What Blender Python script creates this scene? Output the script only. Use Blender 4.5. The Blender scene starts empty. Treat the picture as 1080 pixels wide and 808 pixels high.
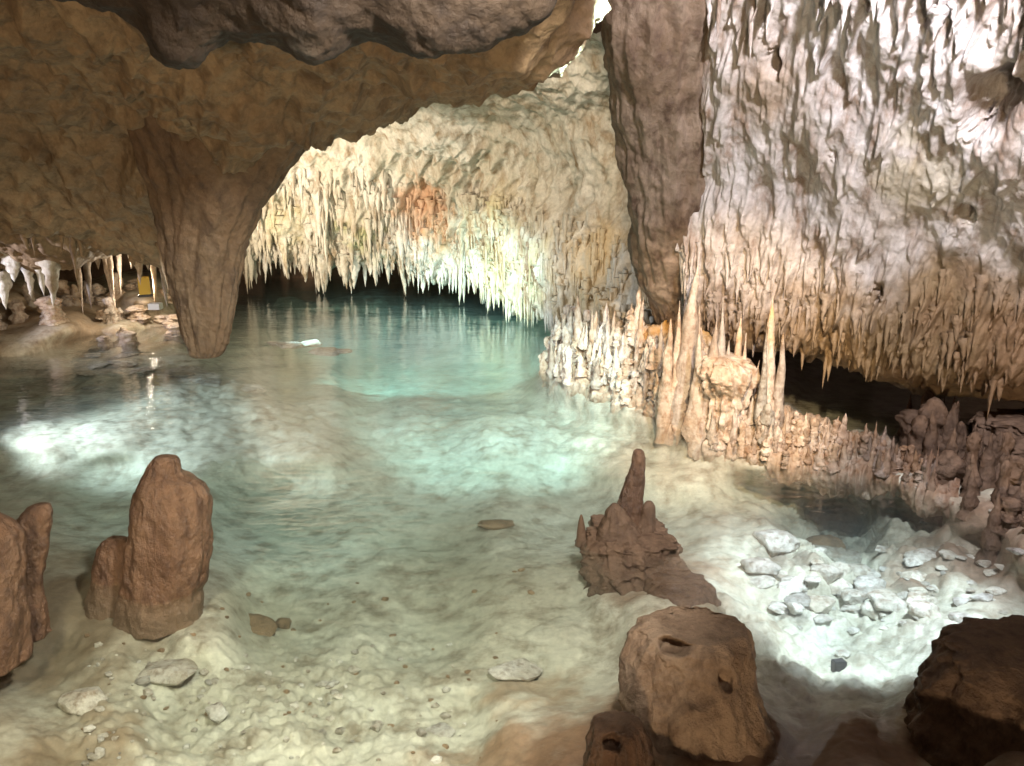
import bpy, math, random
import numpy as np
random.seed(7); rng = np.random.default_rng(7)
R = math.radians
S = bpy.context.scene; COL = S.collection

# ------------------------------------------------------------------ camera
CAMH, PITCH, F = 2.0, R(16), 816.0
cam = bpy.data.cameras.new('camera'); cam.sensor_width = 36; cam.lens = 36*F/1080
cam.clip_start = .05; cam.clip_end = 200
co = bpy.data.objects.new('camera', cam); COL.objects.link(co)
co.location = (0, 0, CAMH); co.rotation_euler = (R(90)-PITCH, 0, 0); S.camera = co

def ray(px, py):
    x = (px-540)/F; v = -(py-404)/F
    return x, math.cos(PITCH)+v*math.sin(PITCH), -math.sin(PITCH)+v*math.cos(PITCH)
def at(px, py, Y):                    # picture point at world depth Y
    x, y, z = ray(px, py); k = Y/y
    return (x*k, Y, CAMH+z*k)
def onz(px, py, z=0.0):               # picture point on a level plane
    x, y, zz = ray(px, py); k = (z-CAMH)/zz
    return (x*k, y*k, z)
def mpp(Y): return Y/F*1.0            # metres per pixel

# ------------------------------------------------------------------ noise
_perm = rng.permutation(256); _perm = np.concatenate([_perm, _perm, _perm])
_g = rng.normal(size=(256, 3)); _g /= np.linalg.norm(_g, axis=1)[:, None]
def perlin(p):
    p = np.asarray(p, float); sh = p.shape[:-1]; p = p.reshape(-1, 3)
    i = np.floor(p).astype(int); f = p-i; i &= 255
    w = f*f*f*(f*(f*6-15)+10)
    out = 0
    for dx in (0, 1):
        for dy in (0, 1):
            for dz in (0, 1):
                h = _perm[_perm[_perm[(i[:, 0]+dx) & 255]+((i[:, 1]+dy) & 255)]+((i[:, 2]+dz) & 255)]
                g = _g[h]; d = f-np.array([dx, dy, dz])
                wt = (w[:, 0] if dx else 1-w[:, 0])*(w[:, 1] if dy else 1-w[:, 1])*(w[:, 2] if dz else 1-w[:, 2])
                out = out+wt*(g*d).sum(1)
    return (out*1.5).reshape(sh)
def fbm(p, sc=(1, 1, 1), oct=4, off=0.0, gain=.5):
    q = np.asarray(p)*np.array(sc)+off; a = 1; t = 0
    for k in range(oct):
        t = t+a*perlin(q); q = q*2.03+17.3; a *= gain
    return t
def ridge(p, sc=(1, 1, 1), oct=3, off=0.0):
    q = np.asarray(p)*np.array(sc)+off; a = 1; t = 0
    for k in range(oct):
        t = t+a*(1-2*np.abs(perlin(q))); q = q*2.1+9.1; a *= .5
    return t

# ------------------------------------------------------------------ objects
def tag(o, label=None, cat=None, group=None, kind=None):
    if label: o['label'] = label
    if cat: o['category'] = cat
    if group: o['group'] = group
    if kind: o['kind'] = kind
    return o
def mesh_from(name, V, Fq, smooth=True):
    me = bpy.data.meshes.new(name)
    V = np.ascontiguousarray(V, np.float32).reshape(-1, 3); Fq = np.asarray(Fq, np.int32)
    me.vertices.add(len(V)); me.vertices.foreach_set('co', V.ravel())
    me.loops.add(Fq.size); me.loops.foreach_set('vertex_index', Fq.ravel())
    me.polygons.add(len(Fq)); me.polygons.foreach_set('loop_start', np.arange(0, Fq.size, Fq.shape[1], dtype=np.int32))
    me.update(calc_edges=True); me.validate()
    me.polygons.foreach_set('use_smooth', np.full(len(me.polygons), smooth))
    return me
def link(name, me, mat, parent=None, loc=(0, 0, 0)):
    o = bpy.data.objects.new(name, me)
    if mat and not me.materials: me.materials.append(mat)
    COL.objects.link(o); o.location = loc
    if parent: o.parent = parent
    return o
def gridfaces(nv, nu, wrap=False):
    a = np.arange(nv*nu).reshape(nv, nu)
    if wrap: a = np.concatenate([a, a[:, :1]], 1)
    return np.stack([a[:-1, :-1], a[:-1, 1:], a[1:, 1:], a[1:, :-1]], -1).reshape(-1, 4)
def cr(n, m):                           # Catmull-Rom sampling matrix
    M = np.zeros((m, n)); t = np.linspace(0, n-1, m)
    for r, x in enumerate(t):
        i = min(int(x), n-2); f = x-i
        w = [-.5*f+f*f-.5*f**3, 1-2.5*f*f+1.5*f**3, .5*f+2*f*f-1.5*f**3, -.5*f*f+.5*f**3]
        for k, ww in zip((i-1, i, i+1, i+2), w):
            if k < 0: M[r, 0] += 2*ww; M[r, 1] -= ww
            elif k > n-1: M[r, n-1] += 2*ww; M[r, n-2] -= ww
            else: M[r, k] += ww
    return M
def normals(P, ref=(0, 0, 2.0)):
    du = np.gradient(P, axis=1); dv = np.gradient(P, axis=0)
    N = np.cross(du, dv); N /= np.linalg.norm(N, axis=-1, keepdims=True)+1e-12
    s = (N*(np.array(ref)-P)).sum(-1).mean()
    return N*(1 if s > 0 else -1)
def base_sheet(cols, nv, nu):
    """cols: columns of control points (px, py, Y), all of one length"""
    C = np.array([[at(*p) for p in c] for c in cols]).transpose(1, 0, 2)
    Mv, Mu = cr(C.shape[0], nv), cr(C.shape[1], nu)
    return np.einsum('ai,ijk,bj->abk', Mv, C, Mu)
def drips(P, n, L=(.12, .5), w=(.02, .06), d=(.02, .07), vr=(0, 1), ur=(0, 1), bias=1.0, seed=1):
    """relief of hanging drip stones laid over a sheet, along its falling lines"""
    r = np.random.default_rng(seed); nv, nu = P.shape[:2]
    su = np.linalg.norm(np.diff(P, axis=1), axis=-1); sv = np.linalg.norm(np.diff(P, axis=0), axis=-1)
    H = np.zeros((nv, nu)); ii = np.arange(nv); jj = np.arange(nu)
    for _ in range(n):
        u0 = int((ur[0]+(ur[1]-ur[0])*r.random())*(nu-1)); v0 = int((vr[0]+(vr[1]-vr[0])*r.random()**bias)*(nv-1))
        k = r.random()**2
        l = L[0]+(L[1]-L[0])*k; ww = w[0]+(w[1]-w[0])*(.6*k+.4*r.random()); dd = d[0]+(d[1]-d[0])*(.6*k+.4*r.random())
        cv = max(3, l/max(sv[min(v0, nv-2), min(u0, nu-2)], 1e-4)); cu = max(1.5, ww/max(su[min(v0, nv-1), min(u0, nu-2)], 1e-4))
        a0, a1 = max(0, v0), min(nv, int(v0+cv)+1); b0, b1 = max(0, int(u0-2*cu)), min(nu, int(u0+2*cu)+2)
        if a1-a0 < 2 or b1-b0 < 2: continue
        t = ((ii[a0:a1]-v0)/cv)[:, None]; t = np.clip(t, 0, 1)
        wob = cu*.35*np.sin(t*7+r.random()*6)
        wd = cu*np.clip(t/.25, .25, 1)**.6*np.clip(1-t, 0, 1)**.55+.01
        q = (jj[b0:b1][None, :]-u0-wob)/wd
        h = dd*(t**.7)*np.sqrt(np.clip(1-q*q, 0, 1))*(.85+.3*np.sin(t*22+r.random()*6)*.4)
        H[a0:a1, b0:b1] = np.maximum(H[a0:a1, b0:b1], h)
    for _ in range(2):
        H[1:-1] = (H[:-2]+2*H[1:-1]+H[2:])/4; H[:, 1:-1] = (H[:, :-2]+2*H[:, 1:-1]+H[:, 2:])/4
    return H
def finish_sheet(name, P, mat, thick=0.0):
    me = mesh_from(name, P, gridfaces(*P.shape[:2]))
    return link(name, me, mat)

# ------------------------------------------------------------------ materials
def new_mat(name):
    m = bpy.data.materials.new(name); m.use_nodes = True; m.node_tree.nodes.clear(); return m, m.node_tree
def N(nt, typ, ins=None, **kw):
    n = nt.nodes.new(typ)
    for k, v in kw.items(): setattr(n, k, v)
    for k, v in (ins or {}).items():
        if hasattr(v, 'is_output'): nt.links.new(v, n.inputs[k])
        else: n.inputs[k].default_value = v
    return n
def c4(c): return (*c, 1.0)
def mixc(nt, f, a, b, mode='MIX'):
    n = nt.nodes.new('ShaderNodeMix'); n.data_type = 'RGBA'; n.blend_type = mode
    for s, v in ((n.inputs[0], f), (n.inputs[6], a), (n.inputs[7], b)):
        if hasattr(v, 'is_output'): nt.links.new(v, s)
        elif isinstance(v, (int, float)): s.default_value = v
        else: s.default_value = c4(v)
    return n.outputs[2]
def rock_mat(name, ca, cb, cc, sc=2.0, stretch=.35, bump=.5, rough=.6, stains_shade=(), fine=28, spec=.4, lean=0.0, vary=0, band=None):
    m, nt = new_mat(name)
    g = N(nt, 'ShaderNodeNewGeometry'); pos = g.outputs['Position']
    mp = N(nt, 'ShaderNodeMapping', {'Vector': pos, 'Scale': (1, 1, stretch), 'Rotation': (0, lean, 0)})
    n1 = N(nt, 'ShaderNodeTexNoise', {'Vector': mp.outputs[0], 'Scale': sc, 'Detail': 6.0, 'Roughness': .6})
    n2 = N(nt, 'ShaderNodeTexNoise', {'Vector': mp.outputs[0], 'Scale': sc*4.3, 'Detail': 6.0, 'Roughness': .65})
    n3 = N(nt, 'ShaderNodeTexNoise', {'Vector': pos, 'Scale': fine, 'Detail': 8.0, 'Roughness': .7})
    f1 = N(nt, 'ShaderNodeMapRange', {'Value': n1.outputs[0], 'From Min': .40, 'From Max': .60})
    f2 = N(nt, 'ShaderNodeMapRange', {'Value': n2.outputs[0], 'From Min': .46, 'From Max': .68})
    col = mixc(nt, f1.outputs[0], ca, cb); col = mixc(nt, f2.outputs[0], col, cc)
    for (c, r, sccol, st) in stains_shade:
        jit = N(nt, 'ShaderNodeTexNoise', {'Vector': pos, 'Scale': 2.2/r, 'Detail': 5.0})
        off = N(nt, 'ShaderNodeVectorMath', {0: jit.outputs['Color'], 1: (.5, .5, .5)}, operation='SUBTRACT')
        off2 = N(nt, 'ShaderNodeVectorMath', {0: off.outputs[0], 'Scale': r*2.0}, operation='SCALE')
        pp = N(nt, 'ShaderNodeVectorMath', {0: pos, 1: off2.outputs[0]}, operation='ADD')
        d = N(nt, 'ShaderNodeVectorMath', {0: pp.outputs[0], 1: c}, operation='DISTANCE')
        ff = N(nt, 'ShaderNodeMapRange', {'Value': d.outputs['Value'], 'From Min': r, 'From Max': r*.45, 'To Min': 0.0, 'To Max': st})
        col = mixc(nt, ff.outputs[0], col, sccol)
    v3 = N(nt, 'ShaderNodeMapRange', {'Value': n3.outputs[0], 'From Min': .25, 'From Max': .75, 'To Min': .72, 'To Max': 1.2})
    vv = N(nt, 'ShaderNodeCombineColor', {0: v3.outputs[0], 1: v3.outputs[0], 2: v3.outputs[0]})
    col = mixc(nt, 1.0, col, vv.outputs[0], 'MULTIPLY')
    if vary:
        oi = N(nt, 'ShaderNodeObjectInfo')
        r1 = N(nt, 'ShaderNodeMapRange', {'Value': oi.outputs['Random'], 'To Min': .62, 'To Max': 1.18})
        r2 = N(nt, 'ShaderNodeMath', {0: oi.outputs['Random'], 1: 7.3}, operation='MULTIPLY'); r3 = N(nt, 'ShaderNodeMath', {0: r2.outputs[0]}, operation='FRACT')
        r4 = N(nt, 'ShaderNodeMapRange', {'Value': r3.outputs[0], 'To Min': .72, 'To Max': 1.08})
        hs = N(nt, 'ShaderNodeHueSaturation', {'Saturation': r4.outputs[0], 'Value': r1.outputs[0], 'Color': col}); col = hs.outputs[0]
    ad = N(nt, 'ShaderNodeMath', {0: n2.outputs[0], 1: n3.outputs[0]}, operation='ADD')
    b = N(nt, 'ShaderNodeBump', {'Height': ad.outputs[0], 'Strength': bump, 'Distance': .03})
    bs = N(nt, 'ShaderNodeBsdfPrincipled', {'Base Color': col, 'Roughness': rough, 'Normal': b.outputs[0], 'Specular IOR Level': spec})
    if band:
        sp_ = N(nt, 'ShaderNodeSeparateXYZ', {0: pos}); zj = N(nt, 'ShaderNodeMath', {0: n2.outputs[0], 1: .05, 2: sp_.outputs[2]}, operation='MULTIPLY_ADD')
        fb = N(nt, 'ShaderNodeMapRange', {'Value': zj.outputs[0], 'From Min': .035, 'From Max': .015, 'To Min': 0.0, 'To Max': .6})
        nt.links.new(mixc(nt, fb.outputs[0], col, band), bs.inputs['Base Color'])
    o = N(nt, 'ShaderNodeOutputMaterial', {'Surface': bs.outputs[0]})
    return m
def plain_mat(name, c, rough=.5, metal=0.0):
    m, nt = new_mat(name)
    n = N(nt, 'ShaderNodeTexNoise', {'Scale': 30.0, 'Detail': 4.0})
    col = mixc(nt, n.outputs[0], tuple(x*.75 for x in c), c)
    bs = N(nt, 'ShaderNodeBsdfPrincipled', {'Base Color': col, 'Roughness': rough, 'Metallic': metal})
    N(nt, 'ShaderNodeOutputMaterial', {'Surface': bs.outputs[0]}); return m

M_far = rock_mat('pale_limestone', (.52, .465, .37), (.64, .60, .53), (.28, .20, .12), 1.6, .4, .6, .6,
    stains_shade=[(at(452, 222, 11.0), .62, (.55, .27, .13), .65), (at(465, 250, 11.3), .4, (.58, .34, .16), .6),
            (at(310, 225, 12.0), .7, (.52, .46, .24), .5), (at(395, 235, 11.8), .55, (.40, .42, .14), .7),
            (at(550, 290, 10.0), 1.2, (.60, .50, .26), .6), (at(640, 330, 8.3), 1.1, (.58, .42, .22), .7)])
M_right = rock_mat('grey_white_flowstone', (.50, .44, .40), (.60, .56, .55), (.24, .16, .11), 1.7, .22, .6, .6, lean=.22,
    stains_shade=[(at(900, 370, 5.5), .75, (.26, .18, .11), .85), (at(980, 370, 5.1), .95, (.27, .19, .11), .85), (at(1060, 380, 4.7), 1.0, (.27, .18, .11), .85), (at(760, 330, 6.1), .5, (.25, .18, .13), .7), (at(1000, 400, 5.2), 1.1, (.24, .16, .08), .85), (at(860, 370, 5.9), .7, (.26, .18, .10), .8),
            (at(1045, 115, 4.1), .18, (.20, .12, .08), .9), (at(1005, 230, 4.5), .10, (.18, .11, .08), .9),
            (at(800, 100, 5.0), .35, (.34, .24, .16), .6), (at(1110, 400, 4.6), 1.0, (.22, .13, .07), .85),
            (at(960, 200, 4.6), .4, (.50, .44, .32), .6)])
M_brown = rock_mat('brown_rock', (.26, .165, .09), (.33, .225, .13), (.14, .085, .045), 1.8, .6, .7, .65)
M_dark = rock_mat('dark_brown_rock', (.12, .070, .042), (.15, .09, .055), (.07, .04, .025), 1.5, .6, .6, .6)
M_col = rock_mat('brown_curtain_rock', (.17, .11, .068), (.27, .20, .145), (.08, .045, .027), 2.2, .2, .7, .6)
M_mite = rock_mat('tan_stalagmite_rock', (.52, .38, .26), (.66, .56, .45), (.32, .19, .11), 5.0, .6, .6, .5, vary=1,
    stains_shade=[(at(720, 320, 6.4), .45, (.68, .36, .09), .9), (at(810, 335, 5.6), .3, (.62, .38, .13), .9),
            (at(760, 345, 6.0), .3, (.62, .38, .14), .7), (at(1040, 490, 4.2), .9, (.26, .13, .07), .9), (at(930, 460, 4.9), .5, (.28, .17, .10), .8)])
M_red = rock_mat('reddish_brown_stone', (.13, .068, .038), (.17, .097, .057), (.07, .035, .02), 5.0, .35, .8, .42, spec=.5, band=(.25, .165, .10))
M_bed = rock_mat('pale_lime_bed', (.48, .45, .35), (.56, .54, .44), (.24, .20, .14), 1.5, 1, .14, .7, fine=22,
    stains_shade=[(onz(30, 690, -.3), .75, (.20, .14, .08), .85), (onz(90, 800, -.2), .35, (.22, .15, .08), .7),
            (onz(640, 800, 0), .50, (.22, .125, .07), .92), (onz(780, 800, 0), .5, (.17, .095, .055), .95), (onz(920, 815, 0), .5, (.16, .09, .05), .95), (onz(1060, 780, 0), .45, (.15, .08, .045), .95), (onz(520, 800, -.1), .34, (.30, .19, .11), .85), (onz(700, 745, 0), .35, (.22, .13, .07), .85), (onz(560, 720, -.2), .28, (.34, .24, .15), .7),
            (onz(872, 572, -.6), .20, (.05, .04, .03), .95), (onz(925, 535, -.3), .30, (.12, .11, .08), .8), (onz(820, 590, -.3), .22, (.14, .11, .08), .7), (onz(960, 620, -.3), .16, (.12, .10, .07), .8), (onz(835, 650, -.3), .10, (.13, .11, .08), .75), (onz(700, 620, -.3), .55, (.24, .15, .09), .8), (onz(1040, 560, 0), .7, (.22, .13, .08), .8), (onz(60, 350, 0), 2.0, (.30, .19, .11), .7)])  # near-black patch puts the shade of the pit into the bed colour
M_stone = rock_mat('pale_rubble', (.50, .45, .36), (.66, .62, .54), (.26, .19, .13), 6, 1, .6, .65, vary=1)

M_pend = rock_mat('warm_brown_pendant_rock', (.17, .095, .05), (.21, .13, .075), (.09, .05, .028), 2.5, .4, .7, .6)
M_slab = rock_mat('very_dark_brown_rock', (.040, .024, .014), (.055, .034, .02), (.025, .015, .01), 2.5, .6, .6, .7)  # very dark brown tone, well below the other brown rocks
M_hol = rock_mat('hollowed_brown_rock', (.29, .19, .125), (.36, .25, .17), (.17, .105, .065), 3, .7, .9, .55)
M_lump = rock_mat('dull_brown_lump_rock', (.15, .09, .055), (.20, .125, .08), (.08, .045, .027), 4, .6, .7, .6)

# ------------------------------------------------------------------ pool bed
ctrl = [ # px, py, z
 (-200,330,.25),(-100,345,.05),(0,338,.12),(60,330,.25),(130,338,.12),(185,345,.03),(0,310,.5),(150,310,.4),(-60,400,-.15),
 (230,315,-.3),(270,330,-.55),(350,345,-1.0),(450,358,-1.2),(520,355,-1.0),(400,306,-.25),(300,300,-.2),(480,312,-.3),(350,318,-.4),(430,330,-.55),(520,330,-.5),(570,350,-.5),(560,335,-.4),
 (300,385,-.9),(400,395,-1.1),(500,395,-1.0),(570,385,-.8),(230,350,-.5),(150,362,-.15),
 (100,378,-.16),(190,392,-.17),(250,410,-.2),(280,430,-.18),(350,436,-.34),(430,448,-.36),(500,430,-.45),(520,450,-.25),(600,440,-.35),(650,460,-.3),(700,478,-.25),(740,492,-.2),
 (30,425,-.26),(120,440,-.24),(30,458,-.16),(120,460,-.16),(220,462,-.2),(320,470,-.2),(0,500,-.35),(120,520,-.4),(300,540,-.5),(450,540,-.5),(600,540,-.5),
 (640,428,-.10),(690,450,-.10),(745,482,-.10),(800,496,-.12),(860,506,-.12),(920,512,-.12),(400,416,-.8),(300,410,-.65),(500,415,-.8),
 (600,398,.02),(640,412,.05),(690,432,.06),(745,462,.06),(800,478,.05),(860,488,.05),(920,492,.04),(980,515,.04),(1040,545,.06),(1090,580,.1),(1180,640,.15),
 (700,400,.25),(790,440,.12),(880,455,-.15),(960,462,-.15),(1040,480,-.1),(1000,440,-.2),(900,430,-.2),(1120,500,.2),(1200,540,.4),(640,380,.2),
 (600,420,-.3),(680,450,-.3),(745,485,-.25),(850,515,-.55),(800,510,-.5),(930,510,-.4),(960,550,-.4),(1030,590,-.3),(875,568,-.95),(1080,640,-.2),
 (780,570,-.3),(850,595,-.3),(820,640,-.35),(900,660,-.42),(970,640,-.35),(860,700,-.42),(930,715,-.36),(790,690,-.2),(830,740,-.18),(1000,680,-.15),
 (700,560,-.4),(640,635,-.14),(690,650,-.08),(735,660,-.06),(600,640,-.28),(620,670,-.25),(560,700,-.3),(560,780,-.1),(600,810,.02),(700,775,.03),(800,770,.04),(900,775,.04),(960,755,.03),(1060,720,.1),(700,850,.1),(900,850,.12),(1100,850,.2),
 (0,640,-.2),(60,700,-.25),(0,800,-.1),(150,640,-.12),(205,662,-.16),(120,665,-.16),(160,700,-.26),(50,640,-.12),(300,650,-.45),(450,660,-.42),(200,740,-.34),(350,740,-.34),(480,760,-.3),(300,810,-.26),(450,830,-.2),(100,800,-.2),(200,900,-.2),(-100,600,-.1),(-150,750,0),(600,900,.1),(1000,950,.2),(-100,900,0)]
ca_ = np.array(ctrl, float)
pys = np.concatenate([np.linspace(284, 420, 170)**1, np.linspace(421, 600, 170), np.linspace(602, 960, 190)])
pxs = np.linspace(-260, 1320, 720)
PX, PY = np.meshgrid(pxs, pys)
num = np.zeros_like(PX); den = np.zeros_like(PX)
for (a, b, z) in ctrl:
    vs = 1.6 if b < 520 else 1.0
    d2 = ((PX-a)**2+((PY-b)*vs)**2)
    w = 1/(d2+900)**2.1
    num += w*z; den += w
Z0 = num/den
_sy = np.interp(PX, [560, 572, 600, 640, 690, 745, 795, 850, 905, 960, 1010, 1060], [388, 392, 402, 420, 442, 467, 484, 492, 498, 512, 532, 560])
_s = PY-_sy; _wx = np.clip((PX-560)/30, 0, 1)*np.clip((1060-PX)/40, 0, 1)
_ws = np.where(_s > 0, np.clip(1-(_s-6)/34, 0, 1), np.clip(1+_s/25, 0, 1)); _ws = _ws*_ws*(3-2*_ws)*_wx
Z0 = Z0*(1-_ws)+(-.03-.0035*np.clip(_s, -20, 60))*_ws
rx = (PX-540)/F; vv_ = -(PY-404)/F
ry = math.cos(PITCH)+vv_*math.sin(PITCH); rz = -math.sin(PITCH)+vv_*math.cos(PITCH)
K = (Z0-CAMH)/rz
BX, BY = rx*K, ry*K
B = np.stack([BX, BY, Z0*0], -1)
amp = np.clip(BY/6, .35, 1.6)
Zn = .018*amp*fbm(B, (1.1,)*3, 3, 3.1)+.003*amp*fbm(B, (7,)*3, 3, 8.0)
# broken slabs and rubble: cellular domes
def domes(B, cell, hgt, seed, keep=.6):
    r = np.random.default_rng(seed)
    wx = B[..., 0]+.35*cell*fbm(B, (1.4/cell,)*3, 2, 5); wy = B[..., 1]+.35*cell*fbm(B, (1.4/cell,)*3, 2, 55)
    gx, gy = wx/cell, wy/cell; ix, iy = np.floor(gx).astype(int), np.floor(gy).astype(int)
    tab = r.random((64, 64, 4)); best = np.zeros(gx.shape)
    for dx in (-1, 0, 1):
        for dy in (-1, 0, 1):
            t = tab[(ix+dx) % 64, (iy+dy) % 64]
            cx, cy = ix+dx+t[..., 0], iy+dy+t[..., 1]; rad = .35+.45*t[..., 2]
            q = 1-((gx-cx)**2+((gy-cy)*(.8+.6*t[..., 3]))**2)/rad**2
            h = np.sqrt(np.clip(q, 0, 1))*np.where(t[..., 3] < keep, .4+t[..., 2], 0)
            best = np.maximum(best, h)
    return best*hgt
def blob(cx, cy, r, sy=1.6):
    return np.exp(-(((PX-cx)/r)**2+((PY-cy)*sy/r)**2))
rub = np.clip(1.5*blob(880, 630, 120, 1.1)+.40*blob(200, 400, 130, 4)+.6*blob(420, 445, 180, 4.5)+.6*blob(640, 465, 130, 3.5)+.25*blob(100, 455, 140, 7)+blob(980, 560, 90, 1)+.25*blob(300, 760, 250, 1.5), 0, 1.5)
Zn += rub*(domes(B, .30, .045, 1, .45)+domes(B, .13, .030, 2, .65)+domes(B, .06, .015, 3, .8))
gr = np.clip(blob(280, 770, 240, 2.0)+blob(880, 690, 120), 0, 1)
Zn += gr*(domes(B, .035, .016, 4, .85)+domes(B, .10, .02, 6, .25))
Zn += .5*domes(B, .22, .04, 5, .12)
Zb = Z0+Zn
G = np.stack([BX, BY, Zb], -1)
bed = finish_sheet('ground', G, M_bed); tag(bed, 'pale limestone bed of the pool with rubble ridges and muddy shores', 'ground', None, 'structure')
def bed_z(x, y):
    d = (BX-x)**2+(BY-y)**2; k = np.argmin(d); return float(Zb.flat[k])

# ------------------------------------------------------------------ water
m, nt = new_mat('clear_pool_water')
g = N(nt, 'ShaderNodeNewGeometry')
mp = N(nt, 'ShaderNodeMapping', {'Vector': g.outputs['Position'], 'Scale': (1, 2.2, 1)})
w1 = N(nt, 'ShaderNodeTexNoise', {'Vector': mp.outputs[0], 'Scale': 7.0, 'Detail': 4.0, 'Distortion': .8})
w2 = N(nt, 'ShaderNodeTexNoise', {'Vector': mp.outputs[0], 'Scale': 1.1, 'Detail': 1.0})
ws = N(nt, 'ShaderNodeMath', {0: w1.outputs[0], 1: .35, 2: w2.outputs[0]}, operation='MULTIPLY_ADD')
bp = N(nt, 'ShaderNodeBump', {'Height': ws.outputs[0], 'Strength': .3, 'Distance': .05})
dt = N(nt, 'ShaderNodeVectorMath', {0: g.outputs['Incoming'], 1: bp.outputs[0]}, operation='DOT_PRODUCT')
da = N(nt, 'ShaderNodeMath', {0: dt.outputs['Value']}, operation='ABSOLUTE')
d1 = N(nt, 'ShaderNodeMath', {0: 1.0, 1: da.outputs[0]}, operation='SUBTRACT', use_clamp=True)
d5 = N(nt, 'ShaderNodeMath', {0: d1.outputs[0], 1: 3.3}, operation='POWER')
fr = N(nt, 'ShaderNodeMath', {0: d5.outputs[0], 1: .94, 2: .055}, operation='MULTIPLY_ADD')
gl = N(nt, 'ShaderNodeBsdfGlossy', {'Roughness': .04, 'Normal': bp.outputs[0]})
tr = N(nt, 'ShaderNodeBsdfTransparent')
mx = N(nt, 'ShaderNodeMixShader', {0: fr.outputs[0], 1: tr.outputs[0], 2: gl.outputs[0]})
ab = N(nt, 'ShaderNodeVolumeAbsorption', {'Color': (.80, .970, .950, 1), 'Density': 1.0})
sca = N(nt, 'ShaderNodeVolumeScatter', {'Color': (.75, .95, .92, 1), 'Density': .22, 'Anisotropy': .3})
ad = N(nt, 'ShaderNodeAddShader', {0: ab.outputs[0], 1: sca.outputs[0]})
N(nt, 'ShaderNodeOutputMaterial', {'Surface': mx.outputs[0], 'Volume': ad.outputs[0]})
M_water = m
xs = [-16, 16]; ys = [.3, 24]; zs = [-3.5, 0]
V = [(x, y, z) for z in zs for y in ys for x in xs]
wq = [(0, 2, 3, 1), (4, 5, 7, 6), (0, 1, 5, 4), (1, 3, 7, 5), (3, 2, 6, 7), (2, 0, 4, 6)]
water = link('water', mesh_from('water', V, wq, False), M_water)
tag(water, 'clear turquoise pool water filling the cave floor', 'water', None, 'structure')

# ------------------------------------------------------------------ far curtain (ceiling dipping to the pool)
far_cols = [
 [(150,60,10),(145,130,10.8),(140,180,11.6),(140,236,12.5),(142,226,13.6)],
 [(215,60,9.5),(205,130,10.5),(200,180,11.5),(200,252,12.3),(202,242,13.4)],
 [(330,50,8.5),(300,120,10),(285,180,11.3),(278,257,12.2),(280,247,13.3)],
 [(430,40,8.0),(400,110,9.6),(380,180,11),(370,262,12),(372,251,13.0)],
 [(530,30,7.6),(500,100,9),(470,180,10.5),(455,270,11.6),(458,259,12.6)],
 [(620,20,7.2),(600,100,8.4),(560,190,9.6),(530,292,10.4),(534,281,11.6)],
 [(700,20,6.9),(680,110,7.9),(640,220,8.6),(600,332,8.9),(606,320,10.0)],
 [(780,40,6.7),(760,130,7.4),(720,250,7.6),(660,368,7.6),(668,356,8.8)],
 [(860,60,6.7),(840,180,7.2),(800,300,7.2),(740,392,7.0),(748,380,8.2)]]
Pf = base_sheet(far_cols, 420, 620); Nf = normals(Pf)
v = np.linspace(0, 1, 420)[:, None]; u = np.linspace(0, 1, 620)[None, :]
low = np.clip((v-.35)/.3, 0, 1)
D = .22*fbm(Pf, (.8, .8, .8), 3, 1.0)+.10*ridge(Pf, (2.0, 2.0, .9), 3, 4.0)*(.4+.6*low)+.03*fbm(Pf, (7, 7, 5), 4, 2.0)
D += drips(Pf, 1300, (.25, 1.1), (.04, .11), (.05, .20), (.40, .76), seed=3)+.5*drips(Pf, 350, (.2, .7), (.03, .09), (.03, .09), (.02, .5), seed=4)
uu = (u*40+1.6*fbm(np.stack(np.broadcast_arrays(u*6, v*3, 0*u), -1), oct=2))
Pf2 = Pf+Nf*D[..., None]
far = finish_sheet('cave_wall', Pf2, M_far)
tag(far, 'pale far cave roof dipping to the pool, draped in drip stone with an orange stain', 'cave wall', None, 'structure')

# ------------------------------------------------------------------ right wall
rt_cols = [
 [(728,-120,5.1),(734,-20,5.2),(732,90,5.6),(730,210,6.0),(724,335,6.5),(726,322,7.6)],
 [(800,-140,4.6),(790,-20,4.9),(775,110,5.35),(765,230,5.8),(757,345,6.3),(762,332,7.5)],
 [(900,-150,4.1),(880,-20,4.5),(860,120,5.0),(840,250,5.5),(815,365,5.9),(822,350,7.3)],
 [(1000,-150,3.8),(980,-20,4.15),(955,130,4.65),(925,260,5.1),(893,384,5.6),(900,370,7.0)],
 [(1120,-150,3.4),(1090,-20,3.8),(1060,140,4.25),(1020,270,4.75),(983,397,5.25),(990,383,6.6)],
 [(1240,-150,3.1),(1210,-20,3.4),(1175,140,3.85),(1130,280,4.35),(1083,418,4.85),(1090,402,6.2)],
 [(1400,-150,2.6),(1360,-20,3.0),(1320,150,3.4),(1270,300,3.9),(1220,460,4.4),(1228,440,5.8)]]
Pr = base_sheet(rt_cols, 560, 640); Nr = normals(Pr)
v = np.linspace(0, 1, 560)[:, None]; u = np.linspace(0, 1, 640)[None, :]
D = .13*fbm(Pr, (1.1, 1.1, .45), 3, 31.0)+.026*ridge(Pr, (3.4, 3.4, .7), 3, 14.0)+.008*fbm(Pr, (11, 11, 4), 4, 2.0)
D += drips(Pr, 800, (.2, .9), (.012, .034), (.006, .028), (.05, .72), seed=5)+drips(Pr, 130, (.3, .9), (.04, .10), (.02, .07), (.05, .75), seed=6)
D += drips(Pr, 220, (.2, .6), (.02, .06), (.03, .10), (.55, .76), seed=8)+drips(Pr, 160, (.12, .4), (.02, .04), (.03, .08), (.05, .28), seed=18)
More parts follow.
